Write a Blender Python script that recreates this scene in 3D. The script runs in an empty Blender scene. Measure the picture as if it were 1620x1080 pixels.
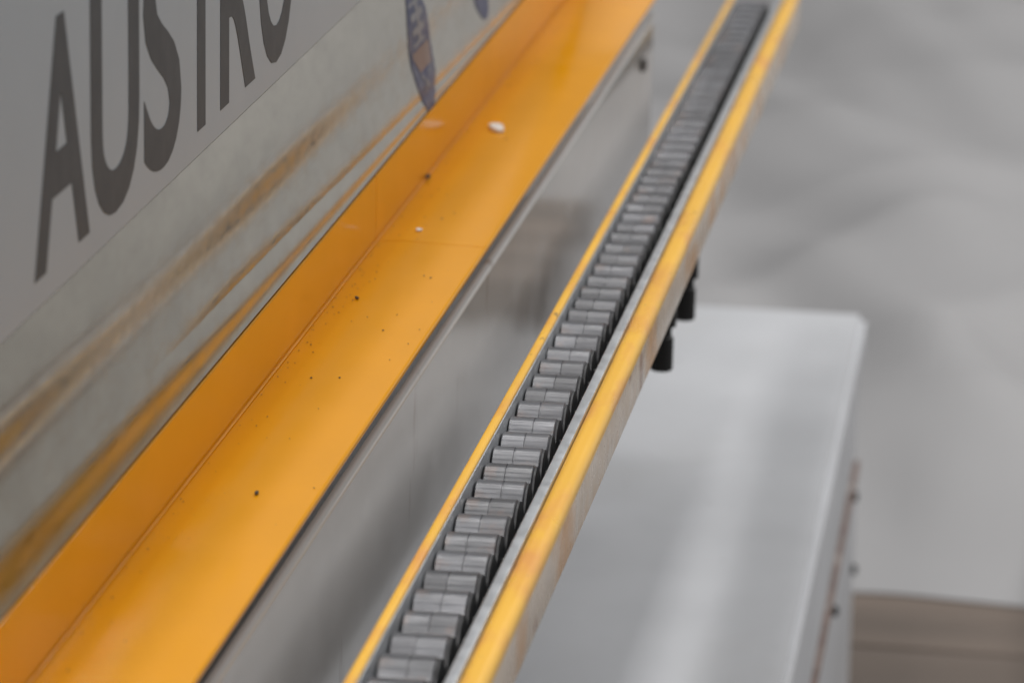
import bpy, bmesh, math, random
from mathutils import Vector, Matrix, noise
random.seed(7)
S = bpy.context.scene
COL = S.collection

# ------------------------------------------------------------------ camera
F = 6500.0                       # focal length in photo pixels (1620 wide)
d1 = Vector((1060, 1780, -F)).normalized()          # rail direction in camera space
lean = .02
up = Vector((lean, 1, -(d1.x*lean + d1.y)/d1.z)).normalized()
wd = d1.cross(up)
R = Matrix((wd, d1, up))         # rows: world X, Y, Z in camera space
PITCH = .0376                    # roller spacing, metres
ZR = .95                         # height of the rail top and of the yellow ledge
def ray(x, y): return R @ Vector(((x-810)/F, (540-y)/F, -1))
CAM = Vector((0, 0, ZR)) - ray(540, 1080)*2.009
def uZ(x, y, z): r = ray(x, y); return CAM + r*((z-CAM.z)/r.z)
def uX(x, y, X): r = ray(x, y); return CAM + r*((X-CAM.x)/r.x)
def uY(x, y, Y): r = ray(x, y); return CAM + r*((Y-CAM.y)/r.y)
cd = bpy.data.cameras.new('camera'); cam = bpy.data.objects.new('camera', cd); COL.objects.link(cam)
cam.matrix_world = Matrix.Translation(CAM) @ R.to_4x4()
cd.sensor_width = 36; cd.lens = F/1620*36; cd.clip_start = .05; cd.clip_end = 200
cd.dof.use_dof = True; cd.dof.focus_distance = 2.5; cd.dof.aperture_fstop = 9.2; cd.dof.aperture_blades = 0
S.camera = cam

# ------------------------------------------------------------------ light
w = bpy.data.worlds.new('World'); S.world = w; w.use_nodes = True
w.node_tree.nodes['Background'].inputs[0].default_value = (.92, .96, 1, 1)
w.node_tree.nodes['Background'].inputs[1].default_value = .12
def lamp(name, loc, rot, sx, sy, power, col=(1, .985, .975)):
    l = bpy.data.lights.new(name, 'AREA'); l.shape = 'RECTANGLE'; l.size = sx; l.size_y = sy
    l.energy = power; l.color = col
    o = bpy.data.objects.new(name, l); COL.objects.link(o); o.location = loc; o.rotation_euler = rot
    return o
# rows of ceiling luminaires in the hall
for k in range(-3, 4): lamp('ceiling_lamp', (-.41, -.3+k*1.1, 3.6), (0, 0, 0), .3, .8, 23 if k < 0 else 9.5)   # tubes in a row above the machine
for x, y, e in ((.7, 4.6, 44), (2.6, 2.0, 62), (2.6, 5.6, 66), (1.4, -2.2, 30)):
    lamp('ceiling_lamp', (x, y, 3.6), (0, 0, 0), 1.5, .3, e)
S.view_settings.view_transform = 'Standard'; S.view_settings.look = 'None'
S.view_settings.exposure = 0; S.view_settings.gamma = 1

# ------------------------------------------------------------------ materials
def mat(name, base, rough=.5, metal=0, var=.12, vscale=12, rvar=.1, bump=0, bscale=60, stretch=(1, 1, 1),
        spots=None, ospec=.5, rand=0, coat=0, crough=.12):
    m = bpy.data.materials.new(name); m.use_nodes = True
    nt = m.node_tree; N = nt.nodes; L = nt.links; P = N['Principled BSDF']
    tc = N.new('ShaderNodeTexCoord'); mp = N.new('ShaderNodeMapping'); mp.inputs['Scale'].default_value = stretch
    L.new(tc.outputs['Object'], mp.inputs['Vector'])
    nz = N.new('ShaderNodeTexNoise'); nz.inputs['Scale'].default_value = vscale; nz.inputs['Detail'].default_value = 6
    L.new(mp.outputs[0], nz.inputs['Vector'])
    mr = N.new('ShaderNodeMapRange'); mr.inputs[1].default_value = .3; mr.inputs[2].default_value = .7
    mr.inputs[3].default_value = 1-var; mr.inputs[4].default_value = 1+var
    L.new(nz.outputs['Fac'], mr.inputs[0])
    mx = N.new('ShaderNodeMix'); mx.data_type = 'RGBA'; mx.blend_type = 'MULTIPLY'; mx.inputs[0].default_value = 1
    mx.inputs[6].default_value = (*base, 1); L.new(mr.outputs[0], mx.inputs[7])
    out = mx.outputs[2]
    if rand:
        oi = N.new('ShaderNodeObjectInfo'); r2 = N.new('ShaderNodeMapRange')
        r2.inputs[3].default_value = 1-rand; r2.inputs[4].default_value = 1+rand; L.new(oi.outputs['Random'], r2.inputs[0])
        m2 = N.new('ShaderNodeMix'); m2.data_type = 'RGBA'; m2.blend_type = 'MULTIPLY'; m2.inputs[0].default_value = 1
        L.new(out, m2.inputs[6]); L.new(r2.outputs[0], m2.inputs[7]); out = m2.outputs[2]
    for sp in (spots or []):        # (colour, noise scale, threshold lo, hi, stretch, strength)
        col, sc, lo, hi, st, amt = sp
        mp2 = N.new('ShaderNodeMapping'); mp2.inputs['Scale'].default_value = st; mp2.inputs['Location'].default_value = (sc*.37, 1.3, 2.7)
        L.new(tc.outputs['Object'], mp2.inputs['Vector'])
        n2 = N.new('ShaderNodeTexNoise'); n2.inputs['Scale'].default_value = sc; n2.inputs['Detail'].default_value = 5
        L.new(mp2.outputs[0], n2.inputs['Vector'])
        r3 = N.new('ShaderNodeMapRange'); r3.inputs[1].default_value = lo; r3.inputs[2].default_value = hi; r3.inputs[4].default_value = amt
        L.new(n2.outputs['Fac'], r3.inputs[0])
        m3 = N.new('ShaderNodeMix'); m3.data_type = 'RGBA'; L.new(r3.outputs[0], m3.inputs[0])
        L.new(out, m3.inputs[6]); m3.inputs[7].default_value = (*col, 1); out = m3.outputs[2]
    L.new(out, P.inputs['Base Color'])
    rr = N.new('ShaderNodeMapRange'); rr.inputs[1].default_value = .3; rr.inputs[2].default_value = .7
    rr.inputs[3].default_value = max(.03, rough-rvar); rr.inputs[4].default_value = rough+rvar
    n4 = N.new('ShaderNodeTexNoise'); n4.inputs['Scale'].default_value = vscale*2.3; n4.inputs['Detail'].default_value = 4
    L.new(mp.outputs[0], n4.inputs['Vector']); L.new(n4.outputs['Fac'], rr.inputs[0]); L.new(rr.outputs[0], P.inputs['Roughness'])
    P.inputs['Metallic'].default_value = metal; P.inputs['Specular IOR Level'].default_value = ospec
    P.inputs['Coat Weight'].default_value = coat; P.inputs['Coat Roughness'].default_value = crough
    if bump:
        n5 = N.new('ShaderNodeTexNoise'); n5.inputs['Scale'].default_value = bscale; n5.inputs['Detail'].default_value = 4
        L.new(mp.outputs[0], n5.inputs['Vector'])
        b = N.new('ShaderNodeBump'); b.inputs['Strength'].default_value = bump; b.inputs['Distance'].default_value = .002
        L.new(n5.outputs['Fac'], b.inputs['Height']); L.new(b.outputs[0], P.inputs['Normal'])
    return m
M = {}
M['yellow'] = mat('yellow_enamel', (.80, .34, .004), .15, var=.04, vscale=9, rvar=.04, ospec=.36,
                  spots=[((.30, .13, .02), 330, .76, .80, (1, .28, 1), .5)])
M['railyellow'] = mat('worn_yellow_enamel', (.97, .54, .055), .30, var=.06, vscale=18, rvar=.06, stretch=(1, .3, 1),
                  spots=[((.74, .27, .09), 40, .48, .70, (1, .3, 1), .6), ((.16, .09, .05), 150, .68, .72, (1, .3, 1), .65)])
M['beige'] = mat('bare_rail_side', (.70, .58, .46), .28, var=.1, vscale=20, rvar=.1, bump=.04, bscale=50,
                  spots=[((.66, .31, .06), 16, .49, .60, (1, .4, .45), .8), ((.28, .12, .05), 60, .63, .70, (1, .5, .5), .75)])
M['enamel'] = mat('grey_enamel', (.54, .54, .535), .06, var=.05, vscale=7, rvar=.03,
                  spots=[((.20, .13, .08), 26, .66, .76, (1, 1, .3), .5), ((.08, .06, .05), 200, .76, .80, (1, 1, .6), .6)])
M['panel'] = mat('white_panel', (.46, .49, .515), .5, var=.03, vscale=6, rvar=.06, bump=.01)
M['letter'] = mat('charcoal_print', (.08, .082, .085), .6, var=.08, vscale=20, rvar=.05)
M['steel'] = mat('brushed_steel', (.46, .43, .365), .15, 1, var=.08, vscale=60, rvar=.05, bump=.02, bscale=220, stretch=(1, .35, 1))
M['alu'] = mat('aluminium', (.50, .52, .54), .38, .6, var=.1, vscale=40, rvar=.1, bump=.05, bscale=100)
M['roller'] = mat('turned_steel', (.078, .079, .087), .38, .3, coat=.2, var=.25, vscale=90, rvar=.1, bump=.12, bscale=260, stretch=(.25, 1, 1), rand=.3,
                  spots=[((.17, .10, .07), 60, .58, .72, (1, 1, 1), .5)])
M['roller_b'] = mat('turned_steel_dull', (.082, .082, .089), .42, .28, coat=.14, var=.25, vscale=70, rvar=.1, bump=.12, bscale=260, stretch=(.25, 1, 1), rand=.3,
                  spots=[((.17, .10, .07), 50, .56, .72, (1, 1, 1), .5)])
M['cap'] = mat('oily_black_steel', (.02, .02, .021), .45, 0, var=.2, vscale=60)
M['black'] = mat('black_plastic', (.012, .012, .012), .5, var=.2, vscale=60)
M['dark'] = mat('dark_channel', (.03, .03, .03), .6, var=.3, vscale=60)
M['cabinet'] = mat('pale_grey_enamel', (.58, .59, .61), .6, var=.07, vscale=5, rvar=.08, bump=.02, bscale=20,
                  spots=[((.42, .41, .39), 4, .52, .78, (1, .5, 1), .5), ((.12, .1, .08), 60, .73, .77, (1, 1, 1), .7)])
M['lip'] = mat('rusty_edge', (.22, .15, .125), .55, var=.25, vscale=30, spots=[((.12, .04, .03), 25, .55, .65, (1, 1, 1), .8), ((.6, .55, .5), 18, .55, .7, (1, 1, 1), .7)])
M['sheet'] = mat('grey_sheet', (.37, .365, .367), .6, var=.06, vscale=1.6, rvar=.1, bump=.05, bscale=8)
M['wall'] = mat('pale_wall', (.66, .665, .67), .7, var=.05, vscale=.8)
M['wood'] = mat('old_floor_wood', (.16, .125, .10), .6, var=.25, vscale=8, bump=.2, bscale=30, stretch=(.15, 1, 1), rand=.2)
M['pallet'] = mat('weathered_pallet_wood', (.12, .08, .055), .7, var=.3, vscale=8, bump=.2, bscale=30, stretch=(.15, 1, 1), rand=.25)
M['paper'] = mat('white_paper', (.75, .73, .70), .6, var=.05)
M['crumb'] = mat('dirt', (.05, .035, .02), .8, var=.3)
M['sticker'] = mat('blue_print', (.035, .045, .12), .35, var=.2, vscale=40)
M['mark'] = mat('pale_print', (.22, .22, .24), .4, var=.1)
M['omark'] = mat('orange_print', (.22, .14, .11), .4, var=.1)
M['guard'] = mat('white_enamel', (.9, .9, .88), .4, var=.03)

# ------------------------------------------------------------------ helpers
def link(name, me, m, parent=None, loc=None):
    if m: me.materials.append(M[m])
    o = bpy.data.objects.new(name, me); COL.objects.link(o)
    if parent: o.parent = parent
    if loc is not None: o.location = loc
    return o
def empty(name, loc, label, cat, group=None):
    o = bpy.data.objects.new(name, None); COL.objects.link(o); o.location = loc; o.empty_display_size = .05
    tag(o, label, cat, group); return o
def tag(o, label, cat, group=None):
    o['label'] = label; o['category'] = cat
    if group: o['group'] = group
    return o
def bm_mesh(name, bm, smooth=False, angle=40):
    bmesh.ops.recalc_face_normals(bm, faces=bm.faces)
    me = bpy.data.meshes.new(name); bm.to_mesh(me); bm.free()
    if smooth:
        for p in me.polygons: p.use_smooth = True
        me.set_sharp_from_angle(angle=math.radians(angle))
    return me
def box(name, x0, x1, y0, y1, z0, z1, m, parent=None, bev=.001, seg=2):
    bm = bmesh.new(); c = Vector(((x0+x1)/2, (y0+y1)/2, (z0+z1)/2))
    bmesh.ops.create_cube(bm, size=1); bmesh.ops.scale(bm, vec=(x1-x0, y1-y0, z1-z0), verts=bm.verts)
    if bev: bmesh.ops.bevel(bm, geom=bm.edges[:], offset=bev, segments=seg, affect='EDGES', clamp_overlap=True)
    o = link(name, bm_mesh(name, bm, True), m)
    place(o, c, parent); return o
def place(o, c, parent):
    if parent: o.parent = parent; o.location = Vector(c) - world_of(parent)
    else: o.location = c
def world_of(o):
    v = Vector(o.location); p = o.parent
    while p: v = v + Vector(p.location); p = p.parent
    return v
def extrude(name, prof, y0, y1, m, parent, n=1, smooth=True, origin=None, angle=40):
    """closed XZ profile swept along Y, capped"""
    bm = bmesh.new(); rings = []
    ox, oz = prof[0] if origin is None else origin
    for k in range(n+1):
        y = (y1-y0)*k/n
        rings.append([bm.verts.new((x-ox, y, z-oz)) for x, z in prof])
    q = len(prof)
    for a, b in zip(rings, rings[1:]):
        for i in range(q): bm.faces.new((a[i], a[(i+1) % q], b[(i+1) % q], b[i]))
    bm.faces.new(rings[0]); bm.faces.new(rings[-1])
    o = link(name, bm_mesh(name, bm, smooth, angle), m); place(o, (ox, y0, oz), parent); return o
def rounded(x0, x1, z0, z1, r, n=6, corners=(1, 1, 1, 1)):
    """profile with rounded corners, order: top-left, top-right, bottom-right, bottom-left"""
    pts = []
    for (cx, cz, a0, on) in ((x0, z1, 180, corners[0]), (x1, z1, 90, corners[1]), (x1, z0, 0, corners[2]), (x0, z0, -90, corners[3])):
        if not on: pts.append((cx, cz)); continue
        sx = 1 if cx == x0 else -1; sz = 1 if cz == z0 else -1
        for k in range(n+1):
            a = math.radians(a0-90*k/n)
            pts.append((cx+sx*r+r*math.cos(a), cz+sz*r+r*math.sin(a)))
    return pts
def lathe_x(prof, seg=32):
    """(x, radius) profile turned round the X axis"""
    bm = bmesh.new(); rings = []
    for x, r in prof:
        rings.append([bm.verts.new((x, r*math.cos(2*math.pi*k/seg), r*math.sin(2*math.pi*k/seg))) for k in range(seg)])
    for a, b in zip(rings, rings[1:]):
        for k in range(seg): bm.faces.new((a[k], a[(k+1) % seg], b[(k+1) % seg], b[k]))
    bm.faces.new(rings[0]); bm.faces.new(rings[-1]); return bm

# ------------------------------------------------------------------ setting
XL = uZ(305, 1080, ZR).x         # ledge edge
XC = uZ(45, 1080, ZR).x          # inner corner of the yellow tray
YE = uX(1035, 100, XL-.01).y     # far end of the machine
Y0 = -.45                        # near end, outside the frame
floor = bpy.data.objects.new('floor', None); COL.objects.link(floor); floor['kind'] = 'structure'
for k in range(34):
    y = -1.2 + k*.235
    for j in range(3):
        x0 = -3.6 + j*2.4 + (k % 3)*.35
        box('plank', x0+.002, x0+2.398, y+.003, y+.232, -.03, -.004+random.uniform(-.002, .002), 'wood', floor, .003, 1)
# grey sheet spread over the boards
bm = bmesh.new(); NX, NY = 130, 130; grid = []
ysh = uZ(1480, 948, 0).y
for j in range(NY+1):
    row = []
    for i in range(NX+1):
        x = -2.2 + 4.0*i/NX
        edge = ysh + .010*math.sin(x*9)+.025*noise.noise(Vector((x*5, 0, 3)))
        u_ = max(0, min(1, (x-.31)/.12)); edge -= 2.6*u_*u_*(3-2*u_)
        y = edge + (6.75-edge)*(j/NY)
        z = .010 + .10*noise.noise(Vector((x*2.6+y*1.2, y*.9-x*.5, 0))) - .07*abs(noise.noise(Vector((x*1.9-y*1.1, y*1.0+x*.7, 8)))) + .03 + .03*noise.noise(Vector((x*6+y*2.6, y*1.6-x*.9, 5)))
        z += .07*math.exp(-((y-6.3-.1*x)/.10)**2)
        z += .07; e_ = min(1, (y-edge)/.5); z = -.001+(z+.001)*e_
        if j == 0: z = -.002
        row.append(bm.verts.new((x, y, max(z, -.002))))
    grid.append(row)
for j in range(NY):
    for i in range(NX): bm.faces.new((grid[j][i], grid[j][i+1], grid[j+1][i+1], grid[j+1][i]))
sh = link('floor_sheet', bm_mesh('floor_sheet', bm, True, 80), 'sheet')
tag(sh, 'pale grey covering sheet spread rumpled over the wooden floor', 'floor sheet')
wl = box('wall', -5, 5, 6.75, 6.9, -.03, 1.7, 'wall', None, 0); wl['kind'] = 'structure'

# ------------------------------------------------------------------ machine
mach = empty('machine', (XC, Y0, 0), 'long grey machine with yellow tray, steel strip and AUSTRO lettering', 'machine')
ZB = ZR + .046                   # top of the yellow upstand
XP = XC-.024                      # face of the lettered panel
ZP = uX(250, 310, XP).z           # lower edge of the lettered panel
ZTOP = 1.42
# tray: two lengths, upstand + rounded inner bend + ledge + folded front edge
seamY = uZ(675, 386, ZR).y
def tray_prof():
    pts = [(XC-.0015, ZB), (XC, ZB)]
    r = .0016
    for k in range(6):
        a = math.radians(180+90*k/5); pts.append((XC+r+r*math.cos(a), ZR+r+r*math.sin(a)))
    pts += [(XC+.0150, ZR+.0012), (XC+.0170, ZR+.0014), (XC+.0195, ZR+.0014), (XC+.023, ZR+.0013), (XL-.002, ZR)]
    for k in range(1, 5):
        a = math.radians(90-90*k/4); pts.append((XL-.002+.002*math.cos(a), ZR-.002+.002*math.sin(a)))
    pts += [(XL, ZR-.0034), (XL-.0015, ZR-.0034), (XL-.0015, ZR-.003), (XC-.0015, ZR-.003)]
    return pts
tray = extrude('tray', tray_prof(), Y0, seamY-.0006, 'yellow', mach, 1)
sec = extrude('tray_section', tray_prof(), seamY+.0006, YE-.01, 'yellow', tray, 1)
# rounded bead on the bend (bright line along the corner)
bead = extrude('corner_bead', [(XC+.0014+.0008*math.cos(a*math.pi/4), ZR+.0014+.0008*math.sin(a*math.pi/4)) for a in range(8)], Y0, YE-.01, 'yellow', tray, 1)
# steel strip: gently wavy sheet with a crease
cr0 = uX(225, 600, XC-.01); cr1 = uX(660, 165, XC-.005)
def steel_slope(y, z):
    """lean of the sheet: positive faces down to the tray, negative faces up to the hall"""
    zc = cr0.z + (cr1.z-cr0.z)*(y-cr0.y)/(cr1.y-cr0.y)
    t = max(0, min(1, (y-cr0.y+.04)/.3)); t = t*t*(3-2*t)
    wob = .03*noise.noise(Vector((y*1.6, z*14, 4)))
    if z < zc:
        q = (zc-z)/(zc-ZB)                      # 0 at the crease, 1 at the bottom
        lo = -.27 + .25*math.exp(-((q-.62)/.25)**2)
        hi = -.26 + .20*math.exp(-((q-.55)/.3)**2)
        return t*lo + (1-t)*hi + wob
    q = (z-zc)/(ZP-zc)
    w1 = math.exp(-(q/.11)**2)*t; w2 = math.exp(-((q-.45)/.19)**2)
    return -.23 + .23*w1 + .265*w2*(.95+.4*noise.noise(Vector((y*2.4, 0, 9)))) + wob
_cache = {}
def steel_col(y):
    k = round(y, 4)
    if k not in _cache:
        n_ = 140; zz = ZB; x_ = 0; c_ = [0]
        h_ = (ZP-ZB)/n_
        for i_ in range(n_): x_ += steel_slope(y, ZB+(i_+.5)*h_)*h_; c_.append(x_)
        m_ = XP-XC-c_[-1]; c_ = [v_+m_*i_/n_ for i_, v_ in enumerate(c_)]  # meets the panel at the top
        _cache[k] = c_
    return _cache[k]
def steel_x(y, z):
    c_ = steel_col(y); q = max(0, min(.99999, (z-ZB)/(ZP-ZB)))*140; i_ = int(q)
    return c_[i_]+(c_[i_+1]-c_[i_])*(q-i_)
bm = bmesh.new(); ny, nz = 200, 140; g = []
for j in range(nz+1):
    z = ZB - .004 + (ZP+.003-ZB)*j/nz; row = []
    for i in range(ny+1):
        y = Y0+(YE-Y0)*i/ny
        row.append(bm.verts.new((steel_x(y, z)-.002, y-Y0, z)))
    g.append(row)
for j in range(nz):
    for i in range(ny): bm.faces.new((g[j][i], g[j][i+1], g[j+1][i+1], g[j+1][i]))
ex = bmesh.ops.extrude_face_region(bm, geom=bm.faces[:])
bmesh.ops.translate(bm, vec=(-.003, 0, 0), verts=[v for v in ex['geom'] if isinstance(v, bmesh.types.BMVert)])
steel = link('steel_strip', bm_mesh('steel_strip', bm, True, 60), 'steel', mach)
# lettered panel
pan = box('name_panel', XP-.03, XP+.0005, Y0, YE, ZP, ZTOP, 'panel', mach, .0015)
body = box('body', XP-.55, XP-.031, Y0, YE, ZR-.17, ZTOP-.004, 'panel', mach, .004)
# letters, each fitted to its place along the panel
zb = uX(313, 216, XP).z+.0035; cap = uX(105, 13, XP).z-zb
spans = {0: ('A', uX(53, 440, XP).y, uX(140, 374, XP).y), 1: ('U', uX(143, 300, XP).y, uX(219, 240, XP).y),
         2: ('S', uX(226, 240, XP).y, uX(285, 180, XP).y), 3: ('T', uX(289, 232, XP).y, uX(344, 190, XP).y),
         4: ('R', uX(347, 183, XP).y, uX(402, 148, XP).y), 5: ('O', uX(408, 90, XP).y, uX(462, 60, XP).y)}
for k in range(6):
    ch, ya, yb = spans[k]
    cu = bpy.data.curves.new('letter', 'FONT'); cu.body = ch; cu.size = 1; cu.offset = .022; cu.extrude = .0; cu.resolution_u = 6
    to = bpy.data.objects.new('letter_tmp', cu); COL.objects.link(to)
    dg = bpy.context.evaluated_depsgraph_get(); me = bpy.data.meshes.new_from_object(to.evaluated_get(dg))
    bpy.data.objects.remove(to)
    xs = [v.co.x for v in me.vertices]; ys = [v.co.y for v in me.vertices]
    x0, x1 = min(xs), max(xs); y0, y1 = min(ys), max(ys)
    over = .0022 if ch in 'USO' else 0
    for v in me.vertices:
        a = (v.co.x-x0)/(x1-x0); b = (v.co.y-y0)/(y1-y0)
        v.co = Vector((0, a*(yb-ya), -over + b*(cap+2*over)))
    bm = bmesh.new(); bm.from_mesh(me); bpy.data.meshes.remove(me)
    for f_ in bm.faces: f_.smooth = False
    ex = bmesh.ops.extrude_face_region(bm, geom=bm.faces[:])
    bmesh.ops.translate(bm, vec=(.0002, 0, 0), verts=[v for v in ex['geom'] if isinstance(v, bmesh.types.BMVert)])
    lo = link('letter', bm_mesh('letter', bm), 'letter'); place(lo, (XP+.0006, ya, zb), pan); lo['label'] = 'charcoal printed letter ' + ch
# blue oval stickers on the steel strip
def sticker(px, py_top, py_bot, half, marks=True):
    a = uX(px, py_bot, XC-.005); b = uX(px+12, py_top, XC-.012)
    cy = (a.y+b.y)/2; cz = (a.z+b.z)/2; hz = (b.z-a.z)/2
    def patch(name, m, inside, dx, par, n=36):
        """cells of a fine grid inside an outline, laid on the steel"""
        bm = bmesh.new(); vs = {}
        def v(i, j):
            if (i, j) not in vs:
                y = cy+half*(2*i/n-1); z = cz+hz*(2*j/n-1)
                vs[i, j] = bm.verts.new((steel_x(y, z)-.002+dx, y-cy, z-cz))
            return vs[i, j]
        for i in range(n):
            for j in range(n):
                if inside(2*(i+.5)/n-1, 2*(j+.5)/n-1): bm.faces.new((v(i, j), v(i+1, j), v(i+1, j+1), v(i, j+1)))
        o = link(name, bm_mesh(name, bm, True), m); o.parent = par
        o.location = Vector((XC, cy, cz)) - world_of(par); return o
    st = patch('sticker', 'sticker', lambda u, v: (abs(u)**1.7+abs(v)**2.0) < 1, .0004, steel)
    if marks:
        patch('sticker_mark', 'mark', lambda u, v: abs(u) < .55 and .05 < v < .75 and (int((v+2)*9) % 2 == 0 or abs(u-.1) < .14), .0007, st)
        patch('sticker_mark', 'omark', lambda u, v: abs(u) < .8-.2*abs(v) and -.35 < v < -.02 and u+v*1.5 > -.9, .0007, st)
        patch('sticker_mark', 'mark', lambda u, v: abs(abs(u)-abs(v+.55)*2.2) < .07 and abs(v+.55) < .14, .0007, st)
    st['label'] = 'dark blue oval sticker with a pale and orange mark'
sticker(664, -40, 190, .042)
sticker(757, -70, 44, .03, False)
# grey side wall under the ledge, top lip proud of the shaded recess
XW = XL-.012
lipz = uX(345, 1065, XW).z
wallp = extrude('side_wall', [(XW-.003, ZR-.235), (XW, ZR-.235), (XW, lipz-.004), (XW+.002, lipz-.0035), (XW+.0035, lipz-.001), (XW+.002, lipz+.002), (XW, lipz+.0028), (XW-.003, lipz+.002)], Y0, YE, 'enamel', mach, 1, angle=50)
rec = box('recess_panel', XW-.075, XW-.06, Y0, YE-.004, ZR-.2, ZR-.0035, 'enamel', mach, 0)
hole = uX(1015, 103, XW)
bo = lathe_x([(-.002, .0062), (.003, .0062), (.0042, .005)], 20); bo = link('bolt', bm_mesh('bolt', bo, True), 'black'); place(bo, (XW, hole.y, hole.z), mach)
# end guard and post at the far end of the tray (seen mirrored in the ledge)
ge = YE+.02
a = uY(928, 92, ge); gx0, gtop = a.x, 2*ZR-a.z
box('end_guard', gx0, XL+.03, ge, ge+.02, ZR, gtop, 'guard', mach, .002)
a = uY(896, 165, ge); b = uY(921, 165, ge)
box('end_post', a.x, b.x, ge-.006, ge+.012, ZR, 2*ZR-a.z, 'yellow', mach, .002)

# ------------------------------------------------------------------ roller rail
X = lambda px, dz=0: uZ(px, 1080, ZR+dz).x
YR0, YR1 = -.40, 2.33
rail = empty('roller_rail', (0, YR0, 0), 'narrow yellow roller rail packed with small steel rollers, beside the machine', 'roller rail')
zb_ = ZR-.036
xa, xb = 0.0, X(560)
extrude('flange', rounded(xa, xb, zb_, ZR, .002, 4, (1, 1, 0, 0)), YR0, YR1, 'railyellow', rail)
extrude('liner', rounded(xb+.0002, xb+.0014, zb_+.001, ZR-.0012, .0006, 2, (1, 1, 0, 0)), YR0, YR1-.001, 'alu', rail)
xg, xl, xy = X(700), X(722), X(767)
extrude('liner', rounded(xg, xl-.0004, zb_+.001, ZR-.0006, .0008, 3, (1, 1, 0, 0)), YR0, YR1-.001, 'alu', rail)
tube = extrude('flange', rounded(xl, xy+.0012, ZR-.0062, ZR+.0008, .0058, 8, (1, 1, 0, 0)), YR0, YR1, 'railyellow', rail)
extrude('side_plate', rounded(xl+.001, xy+.0006, zb_, ZR-.0064, .0006, 3), YR0, YR1-.001, 'beige', rail)
box('channel_floor', xa+.001, xl-.001, YR0, YR1-.002, ZR-.051, ZR-.049, 'dark', rail, 0)
box('channel_wall', xa+.001, xb-.0005, YR0, YR1-.002, ZR-.0488, zb_-.0005, 'dark', rail, 0)
box('channel_wall', xg+.0005, xl, YR0, YR1-.002, ZR-.0488, zb_-.0005, 'dark', rail, 0)
# rollers: two steel sleeves with a fine joint, dark end faces
rx0, rx1 = xb+.0019, X(697, -.009)-.0058
RR = .0186; zc = ZR-.0062-RR
def roller_mesh(seam):
    L_ = rx1-rx0; s = seam*L_; e = .0009
    pr = [(0, RR*.55), (0, RR-.0012), (e, RR), (s-.0005, RR), (s-.0003, RR-.0006), (s+.0003, RR-.0006), (s+.0005, RR), (L_-e, RR), (L_, RR-.0012), (L_, RR*.55)]
    return bm_mesh('roller', lathe_x(pr, 40), True, 30)
meshes = []
for i_, s in enumerate((.50, .46, .54, .49, .55, .45, .5)):
    me = roller_mesh(s); me.materials.append(M['roller']); me.materials.append(M['roller_b']); meshes.append(me)
    for p in me.polygons:
        right = p.center.x > s*(rx1-rx0)
        p.material_index = int((i_ % 3 == 0 and right) or (i_ % 3 == 1 and not right and i_ != 4))
capm = bm_mesh('end_cap', lathe_x([(.0, RR*.96), (.0012, RR*.96), (.0018, RR*.8), (.0018, RR*.3), (.003, RR*.28)], 32), True, 30); capm.materials.append(M['cap'])
n = int((YR1-.02-YR0)/PITCH)
PH = .006
for k in range(n+1):
    y = YR0+.01+PH+k*PITCH
    if y > YR1-RR: break
    o = bpy.data.objects.new('roller', random.choice(meshes)); COL.objects.link(o); o.parent = rail
    o.location = (rx0+random.uniform(-.0005, .0005), y-YR0+random.uniform(-.0006, .0006), zc+random.uniform(-.0004, .0004))
    o.rotation_euler = (random.uniform(0, 6.28), 0, random.uniform(-.012, .012))
    c = bpy.data.objects.new('end_cap', capm); COL.objects.link(c); c.parent = o; c.location = (rx1-rx0+.0002, 0, 0)
# the rail runs very slightly down and towards the machine
Dv = (R @ Vector((905, 1540, -F))).normalized()
bpy.context.view_layer.update()
piv = Vector((0, 0, ZR))
Q = Vector((0, 1, 0)).rotation_difference(Dv).to_matrix().to_4x4()
TR = Matrix.Translation(piv) @ Q @ Matrix.Translation(-piv); INV = TR.inverted()
rail.matrix_world = TR @ Matrix.Translation((0, YR0, 0))

# black threaded posts under the rail
for px, py in ((1046, 585), (1082, 505)):
    xm = .045; o_ = INV @ CAM; d_ = INV.to_3x3() @ ray(px, py); q = o_ + d_*((xm-o_.x)/d_.x)
    bm = bmesh.new(); seg = 20; rs = []
    for z, r in ((0, .0075), (.0012, .0088), (.026, .0088), (.027, .0072), (.034, .0072), (.035, .0105), (ZR-.0515-q.z, .0105)):
        rs.append([bm.verts.new((r*math.cos(2*math.pi*t/seg), r*math.sin(2*math.pi*t/seg), z)) for t in range(seg)])
    for a, b in zip(rs, rs[1:]):
        for t in range(seg): bm.faces.new((a[t], a[(t+1) % seg], b[(t+1) % seg], b[t]))
    bm.faces.new(rs[0]); bm.faces.new(rs[-1])
    o = link('post', bm_mesh('post', bm, True), 'black'); o.parent = rail; o.location = (xm, q.y-YR0, q.z)

# ------------------------------------------------------------------ low cabinet on the right
ZT = ZR-.5
P0 = uZ(1372, 495, ZT)
cab = empty('low_cabinet', (P0.x, P0.y, 0), 'low pale grey metal cabinet with rusty edged side, below the roller rail', 'cabinet')
cab.rotation_euler = (0, 0, math.radians(1.1))
def cbox(name, x0, x1, y0, y1, z0, z1, m, bev=.002, parent=None):
    bm = bmesh.new(); bmesh.ops.create_cube(bm, size=1); bmesh.ops.scale(bm, vec=(x1-x0, y1-y0, z1-z0), verts=bm.verts)
    if bev: bmesh.ops.bevel(bm, geom=bm.edges[:], offset=bev, segments=3, affect='EDGES')
    o = link(name, bm_mesh(name, bm, True), m, parent or cab); o.location = ((x0+x1)/2, (y0+y1)/2, (z0+z1)/2); return o
lz = uX(1357, 740, P0.x).z
cbox('top', -.9, 0, -1.9, 0, ZT-.05, ZT, 'cabinet', .008)
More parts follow.
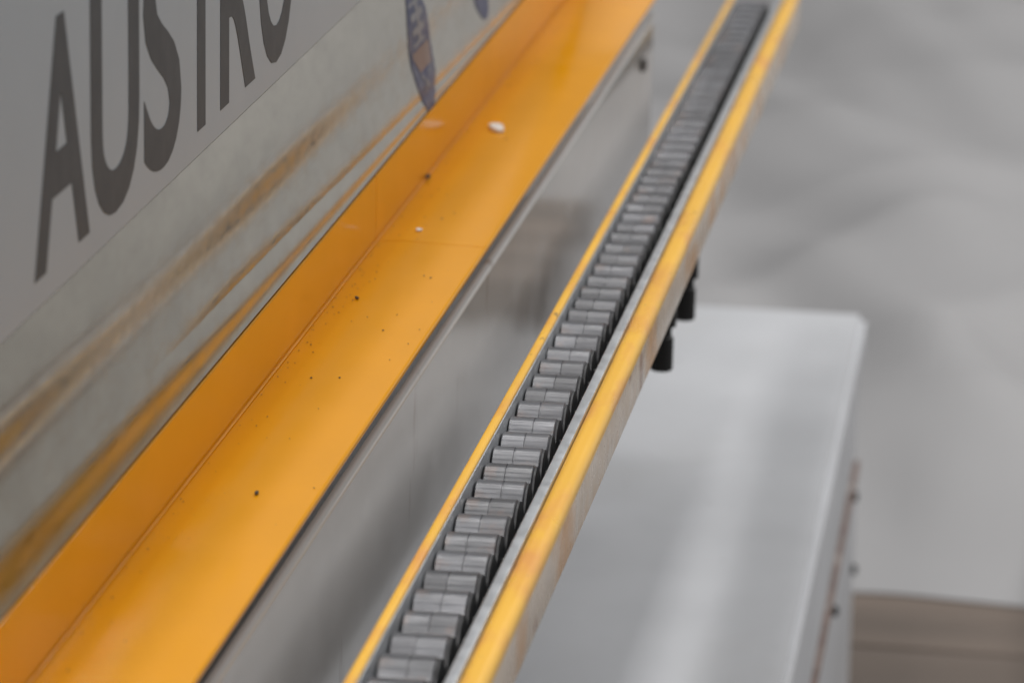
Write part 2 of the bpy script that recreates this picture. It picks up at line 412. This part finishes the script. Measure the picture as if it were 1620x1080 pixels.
cbox('side_panel', -.89, -.006, -1.89, -.004, lz+.004, ZT-.0505, 'cabinet')
cbox('edge_strip', -.6, .0, -1.89, -.03, lz-.004, lz+.0035, 'lip', .001)
cbox('lower_panel', -.89, -.003, -1.89, -.002, .002, lz-.0045, 'cabinet')
for px, py in ((1350, 785), (1350, 900), (1308, 965)):
    q = uX(px, py, P0.x)
    b = link('bolt', bm_mesh('bolt', lathe_x([(-.004, .006), (.002, .006), (.004, .004)], 16), True), 'black', cab)
    b.location = (-.001, q.y-P0.y, q.z)

# ------------------------------------------------------------------ pallet on the floor to the right (mirrored in the glossy side wall)
PX, PY = .30, 3.84
pal = empty('wooden_pallet', (PX, PY, .03), 'low weathered wooden pallet on the grey sheet, mirrored in the machine side wall', 'pallet')
for k in range(4): box('deck_board', PX, PX+.96, PY+k*.135, PY+k*.135+.11, .122, .144, 'pallet', pal, .002, 1)
for j in range(3):
    for k in range(2): box('block', PX+j*.43, PX+.1+j*.43, PY+.01+k*.40, PY+.09+k*.40, .052, .0995, 'pallet', pal, .002, 1)
    box('bearer', PX+j*.43, PX+.1+j*.43, PY+.005, PY+.51, .1, .1215, 'pallet', pal, .002, 1)
for k in range(2): box('base_board', PX+.002, PX+.958, PY+.01+k*.40, PY+.09+k*.40, .03, .0515, 'pallet', pal, .002, 1)

# ------------------------------------------------------------------ small things on the tray
def ledge_z(x): return ZR + .0013*(XL-x)/(XL-XC-.022)
def flake(name, px, py, w_, d_, h_, m, label, cat, rot, group=None, seed=0):
    rnd = random.Random(seed); q = uZ(px, py, ZR+.001)
    bm = bmesh.new(); n_ = 7; vs = []
    for k in range(n_):
        a = 2*math.pi*k/n_; r = rnd.uniform(.8, 1.15)
        vs.append(bm.verts.new((w_*r*math.cos(a), d_*r*math.sin(a), .0004+h_*.4*rnd.random())))
    f = bm.faces.new(vs); ex = bmesh.ops.extrude_face_region(bm, geom=[f])
    bmesh.ops.translate(bm, vec=(0, 0, h_), verts=[v for v in ex['geom'] if isinstance(v, bmesh.types.BMVert)])
    o = link(name, bm_mesh(name, bm), m); o.location = (q.x, q.y, ledge_z(q.x)+.0002); o.rotation_euler = (0, 0, rot)
    tag(o, label, cat, group); return o
flake('paper_scrap', 786, 206, .0062, .012, .0022, 'paper', 'white paper scrap lying on the far part of the yellow tray', 'paper scrap', .3, None, 1)
flake('paper_flake', 663, 366, .0022, .0035, .0008, 'paper', 'tiny pale flake beside the seam of the yellow tray', 'flake', .1, None, 2)
flake('dirt_crumb', 406, 781, .0013, .003, .0008, 'crumb', 'dark dirt crumb alone on the middle of the near yellow tray', 'crumb', .1, None, 3)
flake('dirt_crumb', 565, 474, .0012, .003, .0008, 'crumb', 'dark dirt crumb on the yellow tray just in front of the seam', 'crumb', .5, None, 4)
flake('dirt_crumb', 677, 283, .002, .005, .001, 'crumb', 'dark dirt crumb in the inner corner of the far yellow tray', 'crumb', .2, None, 5)

# fine dust and swarf gathered along the inner corner and around the seam
rnd = random.Random(11); bm = bmesh.new()
for k in range(170):
    y = rnd.uniform(-.1, 1.8)
    t = rnd.random()
    x = XC+.002+abs(rnd.gauss(0, .011)) if t < .75 else rnd.uniform(XC+.004, XL-.004)
    if k % 3 == 0: y = rnd.gauss(seamY-.1, .16)
    if x > XL-.003: continue
    q = rnd.uniform(.00025, .0007) if t < .9 else rnd.uniform(.0006, .001); a = rnd.uniform(0, 3.1)
    z = (ledge_z(x) if x > XC+.016 else ZR+.0012*(x-XC)/.015)+.0002
    vs = [bm.verts.new((x+q*math.cos(a+j*2.09), y+2.0*q*math.sin(a+j*2.09), z+.0002)) for j in range(3)]
    tp = bm.verts.new((x, y, z+q*.9))
    for j in range(3): bm.faces.new((vs[j], vs[(j+1) % 3], tp))
    bm.faces.new(vs)
du = link('dust', bm_mesh('dust', bm), 'crumb'); du['kind'] = 'stuff'; du['label'] = 'fine dark dust and swarf along the inner corner of the yellow tray'; du['category'] = 'dust'
